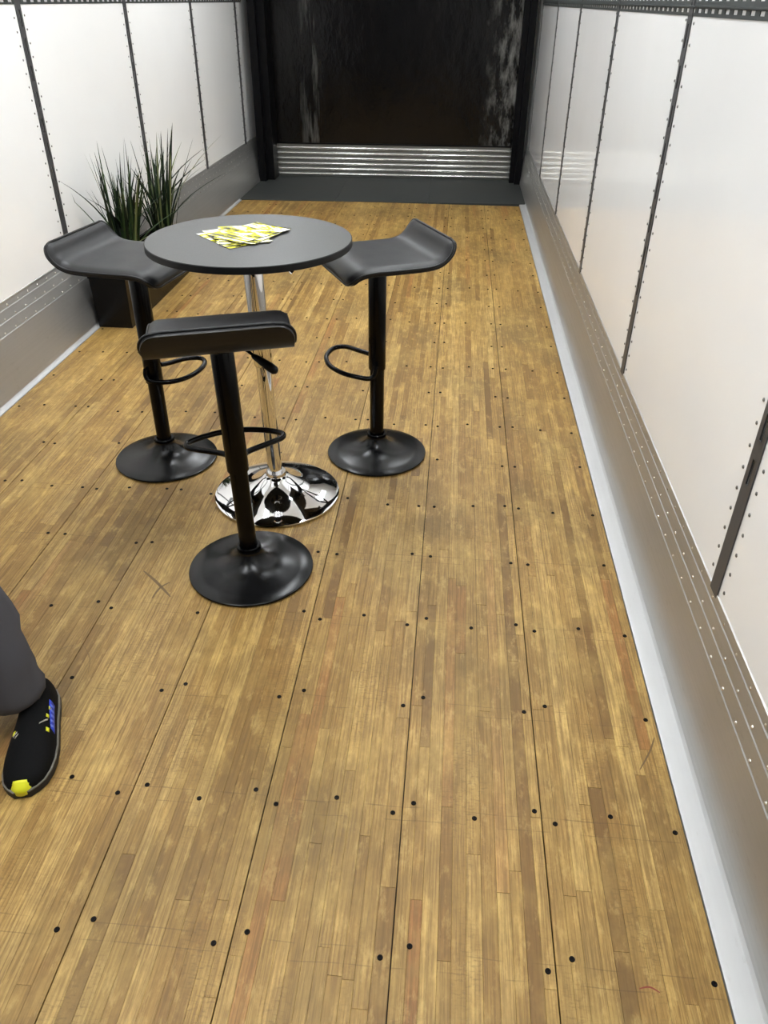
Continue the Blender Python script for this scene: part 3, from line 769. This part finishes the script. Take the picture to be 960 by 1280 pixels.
def shoe(cx, cy, yaw, mirror):
    """origin at the heel on the floor, toe along -y (local)"""
    # stations: t along the length, half widths left/right, height of the upper
    ST = [(0, .024, .070), (.02, .034, .088), (.06, .038, .096), (.10, .040, .094), (.14, .045, .084), (.18, .051, .073), (.22, .053, .064), (.25, .050, .057), (.275, .042, .049), (.290, .030, .041), (.299, .014, .030)]
    bm = bmesh.new(); rings = []; n = 18; z0 = .020
    for t, hw, hh in ST:
        sh = .006*math.sin(PI*t/.3)*(-1 if mirror else 1)
        rings.append([bm.verts.new((sh+hw*math.copysign(abs(math.cos(a))**.72, math.cos(a)), -t, z0+(hh-z0)*abs(math.sin(a))**.8)) for a in [PI*k/n for k in range(n+1)]])
    for a, b in zip(rings, rings[1:]):
        for k in range(n): bm.faces.new((a[k], a[k+1], b[k+1], b[k]))
        bm.faces.new((a[0], b[0], b[n], a[n]))
    bm.faces.new(rings[0]); bm.faces.new(rings[-1])
    up = obj('shoe', bm, M['shoe'], pn, 60, (cx, cy, 0)); up.rotation_euler.z = yaw
    def slab(z0, z1, grow, mat, name, trange=(0, 1)):
        pts = []
        S = [(t, hw, sh) for (t, hw, hh) in ST for sh in [.006*math.sin(PI*t/.3)*(-1 if mirror else 1)]]
        L = [(sh+hw+grow, -t-(grow if t > .29 else -grow if t < .01 else 0)) for t, hw, sh in S]; Rr = [(sh-hw-grow, -t-(grow if t > .29 else -grow if t < .01 else 0)) for t, hw, sh in reversed(S)]
        pts = L+Rr; bm = bmesh.new()
        a = [bm.verts.new((x, y, z0)) for x, y in pts]; b = [bm.verts.new((x, y, z1)) for x, y in pts]
        bm.faces.new(a[::-1]); bm.faces.new(b); m = len(pts)
        for i in range(m): bm.faces.new((a[i], a[(i+1) % m], b[(i+1) % m], b[i]))
        return obj(name, bm, mat, up, 50)
    slab(.0, .017, .004, M['sole'], 'sole'); slab(.017, .0205, .0042, M['solegrey'], 'sole_edge')
    s = -1 if mirror else 1
    def surf(t, fx, off=.0015):
        for (t0, w0, h0), (t1, w1, h1) in zip(ST, ST[1:]):
            if t <= t1: break
        k = (t-t0)/(t1-t0); hw, hh = w0+(w1-w0)*k, h0+(h1-h0)*k
        ca = abs(fx)**(1/.72); sa = math.sqrt(max(0, 1-ca*ca))
        return Vector((.006*math.sin(PI*t/.3)*(-1 if mirror else 1)+fx*(hw+off), -t, z0+(hh-z0)*sa**.8+off*sa))
    def patch(name, quad, mat, nu=4, nv=4, off=.0012):
        (ta, fa), (tb, fb), (tc, fc), (td, fd) = quad; bm = bmesh.new(); G = []
        for i in range(nu+1):
            r = []
            for j in range(nv+1):
                u, v = i/nu, j/nv
                t = (ta*(1-u)+tb*u)*(1-v)+(td*(1-u)+tc*u)*v; f = (fa*(1-u)+fb*u)*(1-v)+(fd*(1-u)+fc*u)*v
                r.append(bm.verts.new(surf(t, f, off)))
            G.append(r)
        for i in range(nu):
            for j in range(nv): bm.faces.new((G[i][j], G[i+1][j], G[i+1][j+1], G[i][j+1]))
        o = obj(name, bm, mat, up, 60); q = o.modifiers.new('s', 'SOLIDIFY'); q.thickness = .0016; q.offset = 0; return o
    # lime toe bumper wrapped round the tip
    bm = bmesh.new(); A = []
    for k in range(9):
        q = (k-4)/4; x = q*.021; y = -.3060+.010*q*q+.003*abs(q)**3
        A.append([bm.verts.new((x, y, .010)), bm.verts.new((x, y-.001, .024)), bm.verts.new((x*.98, y+.003, .031)), bm.verts.new(surf(.293, q*.60, .002)), bm.verts.new(surf(.2885, q*.45, .001))])
    for a, b in zip(A, A[1:]):
        for k in range(4): bm.faces.new((a[k], a[k+1], b[k+1], b[k]))
    tc = obj('toe_cap', bm, M['lime'], up, 60); sm = tc.modifiers.new('s', 'SOLIDIFY'); sm.thickness = .002; sm.offset = 0
    # blue patch on the outer side with paler bars, lime and white flecks at the lacing
    patch('side_patch', [(.085, s*.96), (.165, s*.97), (.160, s*.86), (.085, s*.80)], M['blue'], 6, 4)
    for k in range(5):
        t = .094+.014*k; patch('patch_bar', [(t, s*.94), (t+.005, s*.94), (t+.008, s*.865), (t+.003, s*.85)], M['bluepale'], 2, 3, .0024)
    for (t, f, dt, df) in ((.165, .70, .010, .11), (.130, .70, .008, .10), (.105, .80, .008, .08), (.168, -.72, .010, .10)):
        patch('lace_tab', [(t, s*f), (t+dt, s*f), (t+dt, s*(f+df)), (t, s*(f+df))], M['lime'], 2, 2)
    for (t, f, dt, df) in ((.150, .60, .004, .16), (.158, .42, .003, .20), (.180, -.66, .004, .14), (.186, -.56, .003, .12)):
        patch('lace', [(t, s*f), (t+dt, s*f), (t+dt-.008, s*(f+df)), (t-.008, s*(f+df))], M['solewhite'], 2, 2)
    return up
shoe(.279, .004, D(15.5), False)
shoe(-.150, .045, D(-8), True)
